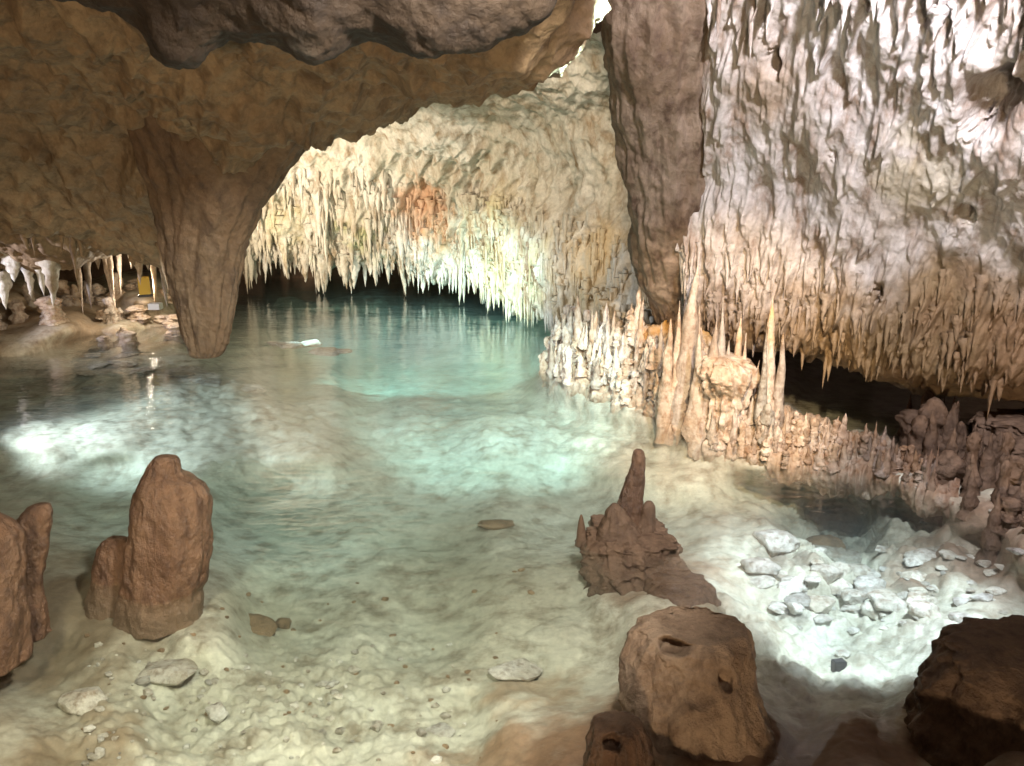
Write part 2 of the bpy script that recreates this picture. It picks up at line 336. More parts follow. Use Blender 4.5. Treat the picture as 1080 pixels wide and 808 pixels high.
def hole(P, c, r, dep, st=2.0):
    q = P-np.array(c); q = q+.25*r*fbm(P, (2/r,)*3, 2, 7)[..., None]
    return -dep*np.exp(-((q[..., 0]/r)**2+(q[..., 1]/r)**2+(q[..., 2]/(r*st))**2)**1.5)
for (a, b, Y, r, dp) in [(1045,112,4.2,.10,.25),(1065,90,4.1,.07,.2),(1030,140,4.3,.06,.2),(1018,232,4.6,.05,.16),(1004,262,4.7,.04,.15),(930,300,5.2,.05,.14),(880,170,5.0,.04,.1),(975,20,4.2,.05,.15),(820,60,5.0,.05,.15)]:
    D += hole(Pr, at(a, b, Y), r, dp)
Pr2 = Pr+Nr*D[..., None]
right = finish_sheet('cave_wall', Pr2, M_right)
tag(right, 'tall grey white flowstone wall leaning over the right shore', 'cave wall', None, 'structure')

# ------------------------------------------------------------------ near ceiling
near_cols = [
 [(-300,-200,4.0),(-300,-20,5.2),(-290,120,6.5),(-280,285,8.0),(-280,270,9.3)],
 [(-120,-200,3.4),(-120,-20,4.4),(-120,120,6.0),(-120,275,8.0),(-120,262,9.3)],
 [(0,-200,3.0),(0,-20,4.0),(0,120,5.6),(0,266,7.9),(0,252,9.2)],
 [(95,-200,2.8),(95,-20,3.7),(95,110,5.0),(95,256,7.6),(95,242,9.0)],
 [(180,-200,2.7),(180,-20,3.5),(180,90,4.5),(180,250,6.6),(180,236,8.2)],
 [(250,-200,2.6),(250,-20,3.3),(250,80,4.2),(248,215,5.8),(262,190,7.2)],
 [(310,-200,2.6),(310,-20,3.2),(310,60,3.9),(305,150,5.4),(312,130,6.8)],
 [(380,-200,2.5),(380,-30,3.1),(378,45,3.8),(375,124,5.2),(380,104,6.6)],
 [(450,-200,2.5),(450,-40,3.1),(450,30,3.8),(448,108,5.0),(452,88,6.4)],
 [(520,-200,2.5),(520,-50,3.1),(520,25,3.8),(518,100,4.8),(522,78,6.2)],
 [(575,-220,2.5),(575,-70,3.1),(572,5,3.8),(570,82,4.6),(576,55,6.0)],
 [(620,-240,2.5),(618,-110,3.1),(612,-40,3.8),(603,36,4.5),(612,5,5.8)],
 [(700,-260,2.5),(690,-180,3.1),(670,-130,3.8),(640,-70,4.4),(650,-100,5.6)]]
Pn = base_sheet(near_cols, 420, 640); Nn = normals(Pn)
v = np.linspace(0, 1, 420)[:, None]
D = .20*fbm(Pn, (1.0, .8, 1.0), 4, 61.0)+.08*ridge(Pn, (2.2, 1.2, 1.8), 3, 24.0)+.02*fbm(Pn, (12, 12, 10), 4, 2.0)
D += .7*drips(Pn, 260, (.2, .7), (.04, .12), (.02, .07), (.2, .76), (0, .6), seed=9)
Pn2 = Pn+Nn*D[..., None]
ceil = finish_sheet('ceiling', Pn2, M_brown)
tag(ceil, 'rough brown rock ceiling low over the near half of the pool', 'ceiling', None, 'structure')

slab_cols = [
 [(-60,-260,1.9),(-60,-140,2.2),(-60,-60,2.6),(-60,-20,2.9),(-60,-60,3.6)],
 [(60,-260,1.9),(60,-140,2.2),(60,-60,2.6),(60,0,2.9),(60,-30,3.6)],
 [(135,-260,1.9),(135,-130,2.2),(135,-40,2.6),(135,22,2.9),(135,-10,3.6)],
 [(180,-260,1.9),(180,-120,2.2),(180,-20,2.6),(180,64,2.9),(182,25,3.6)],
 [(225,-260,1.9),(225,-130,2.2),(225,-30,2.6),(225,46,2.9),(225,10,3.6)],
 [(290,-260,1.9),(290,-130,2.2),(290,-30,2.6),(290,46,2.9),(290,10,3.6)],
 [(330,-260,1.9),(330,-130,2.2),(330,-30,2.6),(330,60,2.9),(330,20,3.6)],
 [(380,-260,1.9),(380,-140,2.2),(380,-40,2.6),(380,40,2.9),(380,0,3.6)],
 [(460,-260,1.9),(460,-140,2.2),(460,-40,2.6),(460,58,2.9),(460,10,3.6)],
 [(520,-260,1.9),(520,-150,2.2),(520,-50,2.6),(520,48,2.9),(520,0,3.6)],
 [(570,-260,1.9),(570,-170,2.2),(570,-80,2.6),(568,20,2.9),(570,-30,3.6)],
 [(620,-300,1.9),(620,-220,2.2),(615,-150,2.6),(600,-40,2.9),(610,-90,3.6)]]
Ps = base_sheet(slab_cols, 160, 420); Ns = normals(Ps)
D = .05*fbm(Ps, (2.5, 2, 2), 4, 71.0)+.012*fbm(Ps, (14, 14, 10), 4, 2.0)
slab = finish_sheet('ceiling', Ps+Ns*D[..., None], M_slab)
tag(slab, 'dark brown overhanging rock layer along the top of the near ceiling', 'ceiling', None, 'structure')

# back walls that close the chamber
def wall(name, cols, mat, seed, label, nv=160, nu=260, amp=.35, kind='structure'):
    P = base_sheet(cols, nv, nu); n = normals(P)
    d = amp*fbm(P, (.7, .7, .7), 4, seed)+.12*ridge(P, (2, 2, .8), 3, seed+3)
    o = finish_sheet(name, P+n*d[..., None], mat); tag(o, label, 'cave wall', None, kind); return o
def wc(x, y, z): return (x, y, z)
def wallw(name, cols, mat, seed, label, nv=160, nu=260, amp=.35, cat='cave wall'):
    C = np.array(cols, float).transpose(1, 0, 2)
    P = np.einsum('ai,ijk,bj->abk', cr(C.shape[0], nv), C, cr(C.shape[1], nu)); n = normals(P)
    d = amp*fbm(P, (.7, .7, .7), 4, seed)+.10*ridge(P, (2, 2, .8), 3, seed+3)
    o = finish_sheet(name, P+n*d[..., None], mat); tag(o, label, cat, None, 'structure'); return o
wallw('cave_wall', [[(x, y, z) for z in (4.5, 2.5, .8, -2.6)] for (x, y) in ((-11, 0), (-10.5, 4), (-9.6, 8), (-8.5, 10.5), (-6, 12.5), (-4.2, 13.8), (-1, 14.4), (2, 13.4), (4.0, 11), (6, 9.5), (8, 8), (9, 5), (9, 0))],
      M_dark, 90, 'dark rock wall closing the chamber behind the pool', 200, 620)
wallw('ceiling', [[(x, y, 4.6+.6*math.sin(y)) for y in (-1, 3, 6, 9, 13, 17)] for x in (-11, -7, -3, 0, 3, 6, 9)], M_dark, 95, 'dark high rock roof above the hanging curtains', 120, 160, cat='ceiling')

# ------------------------------------------------------------------ lofted stones from outlines
def loft(name, rows, Y, mat, depth=.8, amp=.02, nsc=4.0, flute=0.0, seed=0, nr=120, ns=110, lean=0.0, dents=(), holes=()):
    """rows (py, left px, right px[, Y]) from top to bottom -> one closed stone with real depth"""
    A = np.array([[r[0], r[1], r[2], (r[3] if len(r) > 3 else Y)] for r in rows], float)
    T = cr(len(A), nr)@A
    rings = []
    th = np.linspace(0, 2*np.pi, ns, endpoint=False)
    for (py, l, r, yy) in T:
        c = np.array(at((l+r)/2, py, yy)); w = max(abs(r-l), .8)/2*(yy/math.cos(PITCH)/F)*1.0
        rings.append(np.stack([c[0]+w*np.cos(th), c[1]+w*depth*np.sin(th)+lean, np.full(ns, c[2])], -1))
    P = np.array(rings)
    cen = P.mean(1, keepdims=True); rad = P-cen; rl = np.linalg.norm(rad, axis=-1, keepdims=True)+1e-6
    d = amp*fbm(P, (nsc, nsc, nsc*.6), 5, seed*3.3)+.006*fbm(P, (26, 26, 16), 4, seed)+.25*amp*ridge(P, (nsc*2.2, nsc*2.2, nsc), 3, seed+2.2)
    if flute: d = d+flute*ridge(np.stack([np.broadcast_to(np.cos(th)*2.2, P.shape[:2]), np.broadcast_to(np.sin(th)*2.2, P.shape[:2]), P[..., 2]*.8], -1), oct=3, off=seed)
    d = d*np.clip(rl[..., 0]/.05, .1, 1)
    push = 0
    for (a, b, yy, r_, dp) in dents:
        dep = P[..., 1]*math.cos(PITCH)+(CAMH-P[..., 2])*math.sin(PITCH); up_ = P[..., 1]*math.sin(PITCH)+(P[..., 2]-CAMH)*math.cos(PITCH)
        e = np.hypot(540+F*P[..., 0]/dep-a, 404-F*up_/dep-b)+np.where(rad[..., 1] < 0, 0, 200)
        pk = P[np.unravel_index(np.argmin(e), e.shape)]
        q = np.linalg.norm((P-pk)/np.array([1, 1, yy]), axis=-1)/r_*(1+.25*fbm(P, (9,)*3, 2, 3))
        push = push+(dp*np.exp(-q**6))[..., None]*np.array([0, .8, -.6])
    P = P+rad/rl*d[..., None]+push
    V = P.reshape(-1, 3); Fc = gridfaces(nr, ns, True)
    n = len(V); V = np.concatenate([V, P[0].mean(0, keepdims=True), P[-1].mean(0, keepdims=True)])
    me = mesh_from(name, V, Fc)
    import bmesh
    bm = bmesh.new(); bm.from_mesh(me); bm.verts.ensure_lookup_table()
    for k in range(ns):
        bm.faces.new((bm.verts[n], bm.verts[(k+1) % ns], bm.verts[k])).smooth = True
        bm.faces.new((bm.verts[n+1], bm.verts[(nr-1)*ns+k], bm.verts[(nr-1)*ns+(k+1) % ns])).smooth = True
    bmesh.ops.recalc_face_normals(bm, faces=bm.faces); bm.to_mesh(me); bm.free()
    return link(name, me, mat)

o = loft('rock_pendant', [(120,150,330,5.2),(180,165,290,5.3),(230,174,262,5.4),(260,178,250,5.45),(300,187,241,5.5),(340,195,235,5.5),(362,201,231,5.5),(372,205,226,5.5),(377,209,221,5.5)], 5.5, M_pend, .55, .04, 3, .03, 3, 160, 140)
tag(o, 'big blunt brown rock pendant hanging from the near ceiling over the water', 'rock pendant')
o = loft('rock_column', [(-140,640,800,4.9),(-60,648,765,5.1),(40,655,748,5.4),(120,660,742,5.7),(200,668,740,6.0),(260,676,742,6.25),(310,690,748,6.5),(350,700,758,6.7),(400,705,765,6.8)], 5.6, M_col, .7, .07, 2.0, .03, 5, 220, 160)
tag(o, 'shaded brown curtain column hanging between far roof and right wall', 'rock column')
o = loft('stalactite', [(-60,565,640),(-20,574,622),(10,584,613),(28,592,607),(42,598,603)], 5.2, M_far, .7, .01, 6, .01, 6, 50, 50)
tag(o, 'single white lit stalactite pointing down at the top between ceiling and column', 'stalactite')

# foreground stalagmites
o = loft('stalagmite', [(481,167,181),(484,163,186),(492,158,189),(500,154,192),(507,150,207),(516,147,215),(530,143,220),(560,138,222),(590,134,221),(612,130,217),(624,128,212),(634,124,214),(645,122,213),(652,120,215)], 3.36, M_red, .8, .016, 7, .006, 11, 150, 120)
tag(o, 'broad rounded reddish brown stalagmite standing alone in the near shallows', 'stalagmite', 'foreground stalagmites')
o = loft('stalagmite', [(568,112,128),(572,107,134),(585,103,140),(610,98,146),(630,92,150),(648,86,150)], 3.45, M_red, .8, .02, 7, .006, 12, 80, 70)
tag(o, 'low brown stump leaning against the broad foreground stalagmite', 'stalagmite', 'foreground stalagmites')
o = loft('stalagmite', [(532,38,49),(536,31,52),(548,20,51),(560,14,49),(590,16,46),(620,20,44),(650,16,48),(670,12,50)], 2.95, M_red, .8, .014, 8, .006, 13, 90, 70)
tag(o, 'narrow dark red stalagmite with slanted top near the left picture edge', 'stalagmite', 'foreground stalagmites')
o = loft('stalagmite', [(540,-40,-10),(556,-50,8),(575,-60,18),(610,-70,22),(650,-80,26),(700,-90,30)], 2.75, M_red, .8, .02, 6, .008, 14, 80, 70)
tag(o, 'brown rounded stalagmite cut by the left picture edge', 'stalagmite', 'foreground stalagmites')

# spired rock in the middle of the pool
o = loft('stalagmite', [(474,671,676),(478,669,679),(490,667,680),(505,662,679),(525,656,676),(545,648,678),(565,640,684)], 3.95, M_red, .8, .015, 9, .006, 21, 90, 60)
tag(o, 'tallest thin spire rising from the dark rock in mid pool', 'stalagmite', 'spires of the mid pool rock')
o = loft('stalagmite', [(531,646,650),(537,642,655),(550,636,664),(562,630,675),(580,625,690)], 3.85, M_dark, .8, .015, 9, .01, 22, 60, 60)
tag(o, 'squat dark spire left of the tallest spire in mid pool', 'stalagmite', 'spires of the mid pool rock')
o = loft('stalagmite', [(529,682,687),(534,679,689),(548,676,689),(562,668,690),(580,662,694)], 3.9, M_dark, .8, .012, 9, .01, 23, 60, 60)
tag(o, 'short dark spire right of the tallest spire in mid pool', 'stalagmite', 'spires of the mid pool rock')
o = loft('stalagmite', [(543,612,614),(550,610,616),(562,608,618),(575,606,622)], 3.9, M_dark, .8, .006, 9, .0, 24, 40, 40)
tag(o, 'tiny dark spike poking from the water left of the mid pool rock', 'stalagmite', 'spires of the mid pool rock')
o = loft('boulder', [(558,640,690,3.9),(563,622,702,3.88),(578,616,710,3.85),(592,622,712,3.78),(604,626,722,3.75),(620,628,730,3.7),(636,632,736,3.68)], 3.8, M_lump, .8, .07, 8, .03, 25, 130, 140)
tag(o, 'dark lumpy rock under the spires in mid pool', 'boulder')
o = loft('boulder', [(612,704,734,3.5),(618,690,746,3.47),(630,682,752,3.45),(648,680,756,3.42)], 3.45, M_lump, .9, .05, 5, .02, 26, 90, 90)
tag(o, 'low brown boulder behind the hollowed rock near the shore', 'boulder')
# hollowed rock, near right
o = loft('boulder', [(652,716,760,2.55),(658,690,778,2.5),(670,668,790,2.48),(695,655,797,2.45),(725,652,802,2.4),(755,655,812,2.38),(790,650,830,2.35),(840,640,850,2.35)], 2.45, M_hol, .8, .03, 5, .012, 27, 170, 190,
         dents=[(716,676,.8,.042,.07),(766,718,1.8,.022,.06),(737,733,1,.05,.02),(700,740,1,.06,.02)])
tag(o, 'smooth brown boulder with two dark hollows near the bottom edge', 'boulder')
o = loft('boulder', [(672,1040,1110,2.5),(685,1012,1150,2.45),(710,990,1180,2.4),(745,972,1200,2.35),(790,955,1230,2.3),(850,930,1260,2.3)], 2.4, M_lump, .8, .06, 6, .02, 28, 120, 140)
tag(o, 'dark brown boulder filling the lower right corner', 'boulder')
o = loft('boulder', [(757,636,662,2.12),(765,625,676,2.1),(785,618,684,2.08),(815,612,690,2.06)], 2.1, M_red, .8, .015, 8, .01, 29, 70, 70, dents=[(648,780,1.0,.025,.05)])
tag(o, 'small brown stone with pitted face below the hollowed boulder', 'boulder')

# ------------------------------------------------------------------ stalactite and stalagmite meshes
def tite_mesh(seed, nr=22, ns=12):
    r = np.random.default_rng(seed); t = np.linspace(0, 1, nr); th = np.linspace(0, 2*np.pi, ns, endpoint=False)
    p = .6+.7*r.random()
    rad = (1-t)**p*(1+.25*np.sin(t*(9+8*r.random())+r.random()*6)*(1-t))+.10*(1-t**4)
    rad[-1] = .02
    bx, by = (r.random(2)-.5)*.25
    P = np.stack([rad[:, None]*np.cos(th)+(t**2*bx*3)[:, None], rad[:, None]*np.sin(th)+(t**2*by*3)[:, None], np.broadcast_to(-t[:, None], (nr, ns))], -1)
    n = fbm(P*np.array([1, 1, 5]), (1.2,)*3, 4, seed*7.7, .6)
    f = 1+.45*n; P[..., 0] = P[..., 0]*f; P[..., 1] = P[..., 1]*f
    return mesh_from('stalactite', P, gridfaces(nr, ns, True))
def mite_mesh(seed, nr=40, ns=20):
    r = np.random.default_rng(seed+100); t = np.linspace(0, 1, nr); th = np.linspace(0, 2*np.pi, ns, endpoint=False)
    sh = .35+.5*r.random()
    rad = (1-(1-sh)*t)*(1+.16*np.sin(t*(8+10*r.random())+r.random()*6)); cap = np.clip(1-((t-.80)/.20)**2, 0, 1); cap[t < .8] = 1
    rad = rad*np.sqrt(cap); rad[-1] = .02
    P = np.stack([rad[:, None]*np.cos(th), rad[:, None]*np.sin(th), np.broadcast_to(t[:, None], (nr, ns))], -1)
    bx, by = (r.random(2)-.5)*.5; P[..., 0] += t[:, None]**2*bx; P[..., 1] += t[:, None]**2*by
    n = fbm(P*np.array([1, 1, 4]), (1.3,)*3, 4, seed*5.1, .6); f = 1+.48*n
    P[..., 0] *= f; P[..., 1] *= f
    return mesh_from('stalagmite', P, gridfaces(nr, ns, True))
TM = {}
def variants(kind, mat):
    key = (kind, mat.name)
    if key not in TM:
        TM[key] = []
        for k in range(9):
            me = (tite_mesh if kind == 'tite' else mite_mesh)(k); me.materials.append(mat); TM[key].append(me)
    return TM[key]
def tite(x, y, z, L, r, mat, label, group):
    me = random.choice(variants('tite', mat)); o = bpy.data.objects.new('stalactite', me); COL.objects.link(o)
    o.location = (x, y, z); o.scale = (r, r*random.uniform(.8, 1.1), L)
    o.rotation_euler = (random.uniform(-.05, .05), random.uniform(-.05, .05), random.uniform(0, 6.28))
    return tag(o, label, 'stalactite', group)
def mite(x, y, z, L, r, mat, label, group, tilt=0.0):
    me = random.choice(variants('mite', mat)); o = bpy.data.objects.new('stalagmite', me); COL.objects.link(o)
    o.location = (x, y, z); o.scale = (r, r*random.uniform(.8, 1.1), L)
    o.rotation_euler = (random.uniform(-.06, .06), random.uniform(-.06, .06)+tilt, random.uniform(0, 6.28))
    return tag(o, label, 'stalagmite', group)

def clus(t): return .55+.75*abs(math.sin(t*43)+math.sin(t*97+1)+.6*math.sin(t*211))/2
def fringe(P, n, ur, vr, L, r, mat, label, group, up=.12):
    nv, nu = P.shape[:2]
    for k in range(n):
        uu = ur[0]+(ur[1]-ur[0])*((k+random.random())/n); vv = vr[0]+(vr[1]-vr[0])*random.random()
        p = P[int(vv*(nv-1)), int(uu*(nu-1))]
        l = L[0]+(L[1]-L[0])*random.random()**1.6; rr = (r[0]+(r[1]-r[0])*random.random())
        top = p[2]+up; l *= clus(uu)
        l = min(l, top-.015) if random.random() < .8 else l
        tite(p[0], p[1], top, l, rr, mat, label, group)
# u positions of far sheet: columns at 0,.125,...,1  -> px 140,200,278,370,455,530,600,660,740
fringe(Pf2, 34, (.22, .40), (.70, .78), (.35, .85), (.05, .11), M_far, 'thick pale stalactite in the fringe left of the orange stain', 'far fringe stalactites, left end')
fringe(Pf2, 50, (.40, .62), (.70, .77), (.22, .60), (.035, .075), M_far, 'slender pale stalactite in the fringe above the dark gap at the far pool end', 'far fringe stalactites, middle')
fringe(Pf2, 78, (.60, .95), (.66, .77), (.25, .70), (.022, .055), M_far, 'thin cream stalactite in the dense fringe sloping down to the right shore', 'far fringe stalactites, right end')
fringe(Pr2, 46, (.05, .75), (.72, .79), (.10, .28), (.02, .05), M_right, 'brownish stalactite along the lower hem of the right wall', 'stalactites on the hem of the right wall')
fringe(Pr2, 34, (.02, .75), (.15, .24), (.10, .30), (.025, .05), M_right, 'bright white stalactite near the top of the right wall', 'stalactites at the top of the right wall', up=.03)
fringe(Pn2, 20, (.10, .33), (.70, .78), (.15, .5), (.03, .07), M_brown, 'brown stalactite on the far hem of the near ceiling at left', 'stalactites on the hem of the near ceiling')

def tite_field(name, specs, label, mat=M_far):
    Vs, Fs, k = [], [], 0
    base = [tite_mesh(200+i, 9, 6) for i in range(5)]
    bv = []
    for me in base:
        a = np.empty(len(me.vertices)*3, np.float32); me.vertices.foreach_get('co', a); bv.append(a.reshape(-1, 3)); bpy.data.meshes.remove(me)
    fq = gridfaces(9, 6, True)
    for (P, n, ur, vr, L, r, up) in specs:
        nv, nu = P.shape[:2]
        for _ in range(n):
            ut = ur[0]+(ur[1]-ur[0])*random.random()
            p = P[int((vr[0]+(vr[1]-vr[0])*random.random())*(nv-1)), int(ut*(nu-1))]
            l = (L[0]+(L[1]-L[0])*random.random()**1.5)*clus(ut); q = r[0]+(r[1]-r[0])*random.random()
            l = min(l, p[2]+up-.01)
            if l < .05: continue
            Vs.append(random.choice(bv)*np.array([q, q, l])+np.array([p[0], p[1], p[2]+up])); Fs.append(fq+k); k += len(Vs[-1])
    o = link(name, mesh_from(name, np.concatenate(Vs), np.concatenate(Fs)), mat)
    return tag(o, label, 'stalactites', None, 'stuff')
tite_field('stalactite_field', [
    (Pf2, 300, (.22, .42), (.48, .78), (.15, .7), (.03, .09), .15),
    (Pf2, 420, (.40, .64), (.55, .78), (.12, .5), (.02, .07), .12),
    (Pf2, 520, (.60, .97), (.55, .78), (.2, .65), (.015, .04), .10)], 'countless tiny stalactites crowding the pale far roof')
tite_field('stalactite_field', [(Pr2, 220, (.02, .80), (.64, .79), (.1, .3), (.015, .04), .08)], 'countless tiny brown stalactites under the right wall', M_right)

# left shore: white stalactites, little columns and stumps
for (a, b, Y, L, r) in [(12, 262, 8.0, .34, .10), (36, 250, 8.1, .62, .09), (52, 268, 8.0, .55, .10), (28, 275, 8.2, .4, .07), (2, 285, 8.1, .42, .08)]:
    x, y, z = at(a, b, Y); tite(x, y, z, L, r, M_far, 'white stalactite lit in a small cluster above the left shore', 'white stalactites above the left shore')
for k in range(13):
    a = 78+k*9+random.uniform(-3, 3); Y = random.uniform(8.6, 9.4); x, y, z = at(a, random.uniform(240, 250), Y)
    tite(x, y, z+.1, random.uniform(.5, 1.1), random.uniform(.045, .085), M_mite, 'tan stalactite behind the left shore stumps', 'tan stalactites behind the left shore')
for k in range(34):
    a = random.uniform(-30, 200); b = random.uniform(318, 352)
    x, y, z = onz(a, b, .1); z = bed_z(x, y)
    mite(x, y, z-.04, random.uniform(.10, .36), random.uniform(.07, .14), M_mite, 'rounded brown stump on the left shore behind the pendant', 'stumps on the left shore')

# right shore stalagmites placed from the picture: base px, base py, top py, half width px
def ground_at(px, py):
    zz = 0.0
    for _ in range(3):
        x, y, _z = onz(px, py, zz); zz = max(-.5, .5*zz+.5*bed_z(x, y))
    return x, y, zz
def mite_px(px, pb, pt, hw, mat=M_mite, label='', group='', tilt=0.0, dz=0.0):
    x, y, z = onz(px, pb, dz); z = max(-.18, min(z, bed_z(x, y))); X, Yy, Zt = at(px, pt, y); rr = hw*y/math.cos(PITCH)/F
    return mite(x, y, z-.05, Zt-z+.05, rr, mat, label, group, tilt)
def mite_cone(px, pb, pt, hw, mat, label, group, dz=0.0, Y=None):
    x, y, z = at(px, pb, Y) if Y else onz(px, pb, dz)
    z = -.08 if Y else max(-.18, min(z, bed_z(x, y), .05))
    o = bpy.data.objects.new('stalagmite', random.choice(variants('tite', mat))); COL.objects.link(o)
    Zt = at(px, pt, y)[2]; rr = hw*y/math.cos(PITCH)/F
    o.location = (x, y, z-.05); o.scale = (rr, rr, Zt-z+.05); o.rotation_euler = (math.pi, random.uniform(-.04, .04), random.uniform(0, 6.28))
    return tag(o, label, 'stalagmite', group)
for (a, b, t, w) in [(720, 425, 280, 15), (712, 428, 318, 13), (728, 430, 320, 11), (700, 425, 335, 9)]:
    mite_cone(a, b, t, w, M_mite, 'orange pointed stalagmite in the cluster below the brown column' if t > 300 else 'tallest orange stalagmite peak below the brown column', 'orange peaks below the column', .1, 5.75)
for (a, b, t, w) in [(756, 440, 316, 17), (745, 438, 334, 13), (769, 445, 332, 13), (736, 440, 350, 11), (780, 445, 350, 10), (762, 450, 360, 12)]:
    mite_cone(a, b, t, w, M_mite, 'orange tan spike right of the tallest orange peak', 'orange tan spikes', .1, 5.45)
for (a, b, t, w) in [(808, 455, 312, 10), (800, 452, 345, 9), (818, 455, 350, 8)]:
    mite_cone(a, b, t, w, M_mite, 'tall slim yellow topped stalagmite right of the orange spikes' if t < 320 else 'tan spike beside the yellow topped stalagmite', 'yellow topped spikes', .1, 5.35)
mite_cone(800, 472, 352, 9, M_stone, 'tall slender grey stalagmite standing at the edge of the right shore', None, 0, 5.2)
mite_px(806, 478, 424, 10, M_stone, 'grey candle shaped stump at the foot of the tall slender grey stalagmite', None)
o = loft('stalagmite', [(376,758,768),(380,752,778),(386,748,786),(394,747,788),(403,751,784),(414,756,779),(428,757,777),(440,756,776),(458,757,775),(475,754,780)], 5.4, M_mite, .9, .035, 14, .06, 44, 110, 120)
tag(o, 'bulbous ribbed stalagmite with wide shaggy top on the right shore', 'stalagmite')
def crowd(px, pb, pt, hw, mat, label, group, dz):
    if random.random() < .45: mite_cone(px, pb, pt-random.uniform(0, 8), hw*.9, mat, label, group, dz)
    else: mite_px(px, pb, pt, hw, mat, label, group, dz=dz)
bank_def = [(572,392,362,.3),(600,402,348,.45),(640,420,346,.5),(690,442,350,.5),(745,467,368,.5),(795,484,420,.5),(850,492,450,.45),(905,498,464,.4),(960,512,484,.35),(1010,532,495,.35)]
bc = []
for (a, b, t, dy) in bank_def:
    y0 = onz(a, b, 0)[1]
    bc.append([(a, b+16, y0+.10), (a, b+3, y0+.01), (a+2, b+.35*(t-b), y0+.3*dy), (a+4, b+.72*(t-b), y0+.65*dy), (a+6, t, y0+dy), (a+10, t+12, y0+dy+.6)])
Pb = base_sheet(bc, 150, 420); Nb = normals(Pb)
D = .09*fbm(Pb, (4, 4, 4), 4, 81)+.035*ridge(Pb, (9, 9, 4), 3, 82)+.006*fbm(Pb, (40,)*3, 3, 83)
Pb2 = Pb+Nb*D[..., None]
o = finish_sheet('bank', Pb2, M_mite); tag(o, 'knobbly tan flowstone bank sloping into the water along the right shore', 'bank', None, 'structure')
dpb = Pb2[..., 1]*math.cos(PITCH)+(CAMH-Pb2[..., 2])*math.sin(PITCH)
QX = 540+F*Pb2[..., 0]/dpb; QY = 404-F*(Pb2[..., 1]*math.sin(PITCH)+(Pb2[..., 2]-CAMH)*math.cos(PITCH))/dpb
def on_bank(a, b):
    k = np.argmin((QX[:110]-a)**2+(QY[:110]-b)**2); return Pb2[:110].reshape(-1, 3)[k]
def bank_stump(a, b, h, hw, mat, label, group):
    x, y, z = on_bank(a, b); k = y/math.cos(PITCH)/F
    if random.random() < .62:
        o = bpy.data.objects.new('stalagmite', random.choice(variants('tite', mat))); COL.objects.link(o)
        o.location = (x, y, z-.03); o.scale = (hw*k, hw*k, h*k*1.15+.03); o.rotation_euler = (math.pi, random.uniform(-.06, .06), random.uniform(0, 6.28))
        return tag(o, label, 'stalagmite', group)
    return mite(x, y, z-.03, h*k+.03, hw*k, mat, label, group)
def lerp_def(a, c):
    xs_ = [q[0] for q in bank_def]; return float(np.interp(a, xs_, [q[c] for q in bank_def]))
for k in range(150):
    a = random.uniform(582, 770); b0, t0 = lerp_def(a, 1), lerp_def(a, 2); u_ = random.random()**.9
    bank_stump(a, b0+(t0-b0)*u_, random.uniform(10, 30)*(1+.6*(random.random() < .25)), random.uniform(2.6, 6.5), M_mite, 'knobbly tan stump in the crowd left of the bulbous stalagmite', 'stumps at the left end of the right shore')
for k in range(105):
    a = random.uniform(772, 985); b0, t0 = lerp_def(a, 1), lerp_def(a, 2); u_ = random.random()**.9
    bank_stump(a, b0+(t0-b0)*u_, random.uniform(10, 27)*(1+.5*(random.random() < .2)), random.uniform(3, 6), M_mite, 'small rounded stump in front of the dark hollow', 'stumps before the dark hollow')
for k in range(44):
    a = random.uniform(955, 1110); base = 505+(a-960)*.62; up = random.random()**.8
    b = base-up*75; h = random.uniform(14, 52)
    crowd(a, b, b-h, random.uniform(6, 15), M_lump, 'dark brown lumpy stalagmite on the shore at the right picture edge', 'brown stalagmites at the right edge', up*.12)
o = loft('boulder', [(440,1050,1120,5.0),(465,1040,1150,4.9),(505,1045,1180,4.7),(550,1060,1190,4.4),(600,1085,1210,4.2),(640,1100,1230,4.1)], 4.6, M_lump, .8, .10, 6, .03, 61, 130, 130)
tag(o, 'lumpy brown rock mass rising behind the stalagmites at the right picture edge', 'boulder')
for k in range(26):
    a = random.uniform(590, 745); b = 330+(a-590)*.42+random.uniform(-18, 8); Y = 7.6-(a-590)*.0085+random.uniform(-.2, .1)
    x, y, z = at(a, b, Y); tite(x, y, z, random.uniform(.2, .55), random.uniform(.02, .045), M_mite, 'thin tan stalactite above the tan stumps of the right shore', 'stalactites above the right shore stumps')

# ------------------------------------------------------------------ loose rocks
def stone_mesh(seed, mat):
    import bmesh
    bm = bmesh.new(); bmesh.ops.create_icosphere(bm, subdivisions=4, radius=1)
    V = np.array([v.co[:] for v in bm.verts]); n = .28*fbm(V, (1.1,)*3, 4, seed*9.1)-.12*np.abs(fbm(V, (2.2,)*3, 2, seed))
    V = V*(1+n)[:, None]
    r = np.random.default_rng(seed)
    for _ in range(9):
        n_ = r.normal(size=3); n_ /= np.linalg.norm(n_); c_ = .55+.25*r.random(); dd = V@n_-c_
        V = V-np.clip(dd, 0, None)[:, None]*n_*.92
    for v, c in zip(bm.verts, V): v.co = c
    me = bpy.data.meshes.new('rock'); bm.to_mesh(me); bm.free(); me.polygons.foreach_set('use_smooth', np.ones(len(me.polygons), bool)); me.materials.append(mat); return me
SM = [stone_mesh(k, M_stone) for k in range(7)]; SB = [stone_mesh(k+20, M_brown) for k in range(4)]
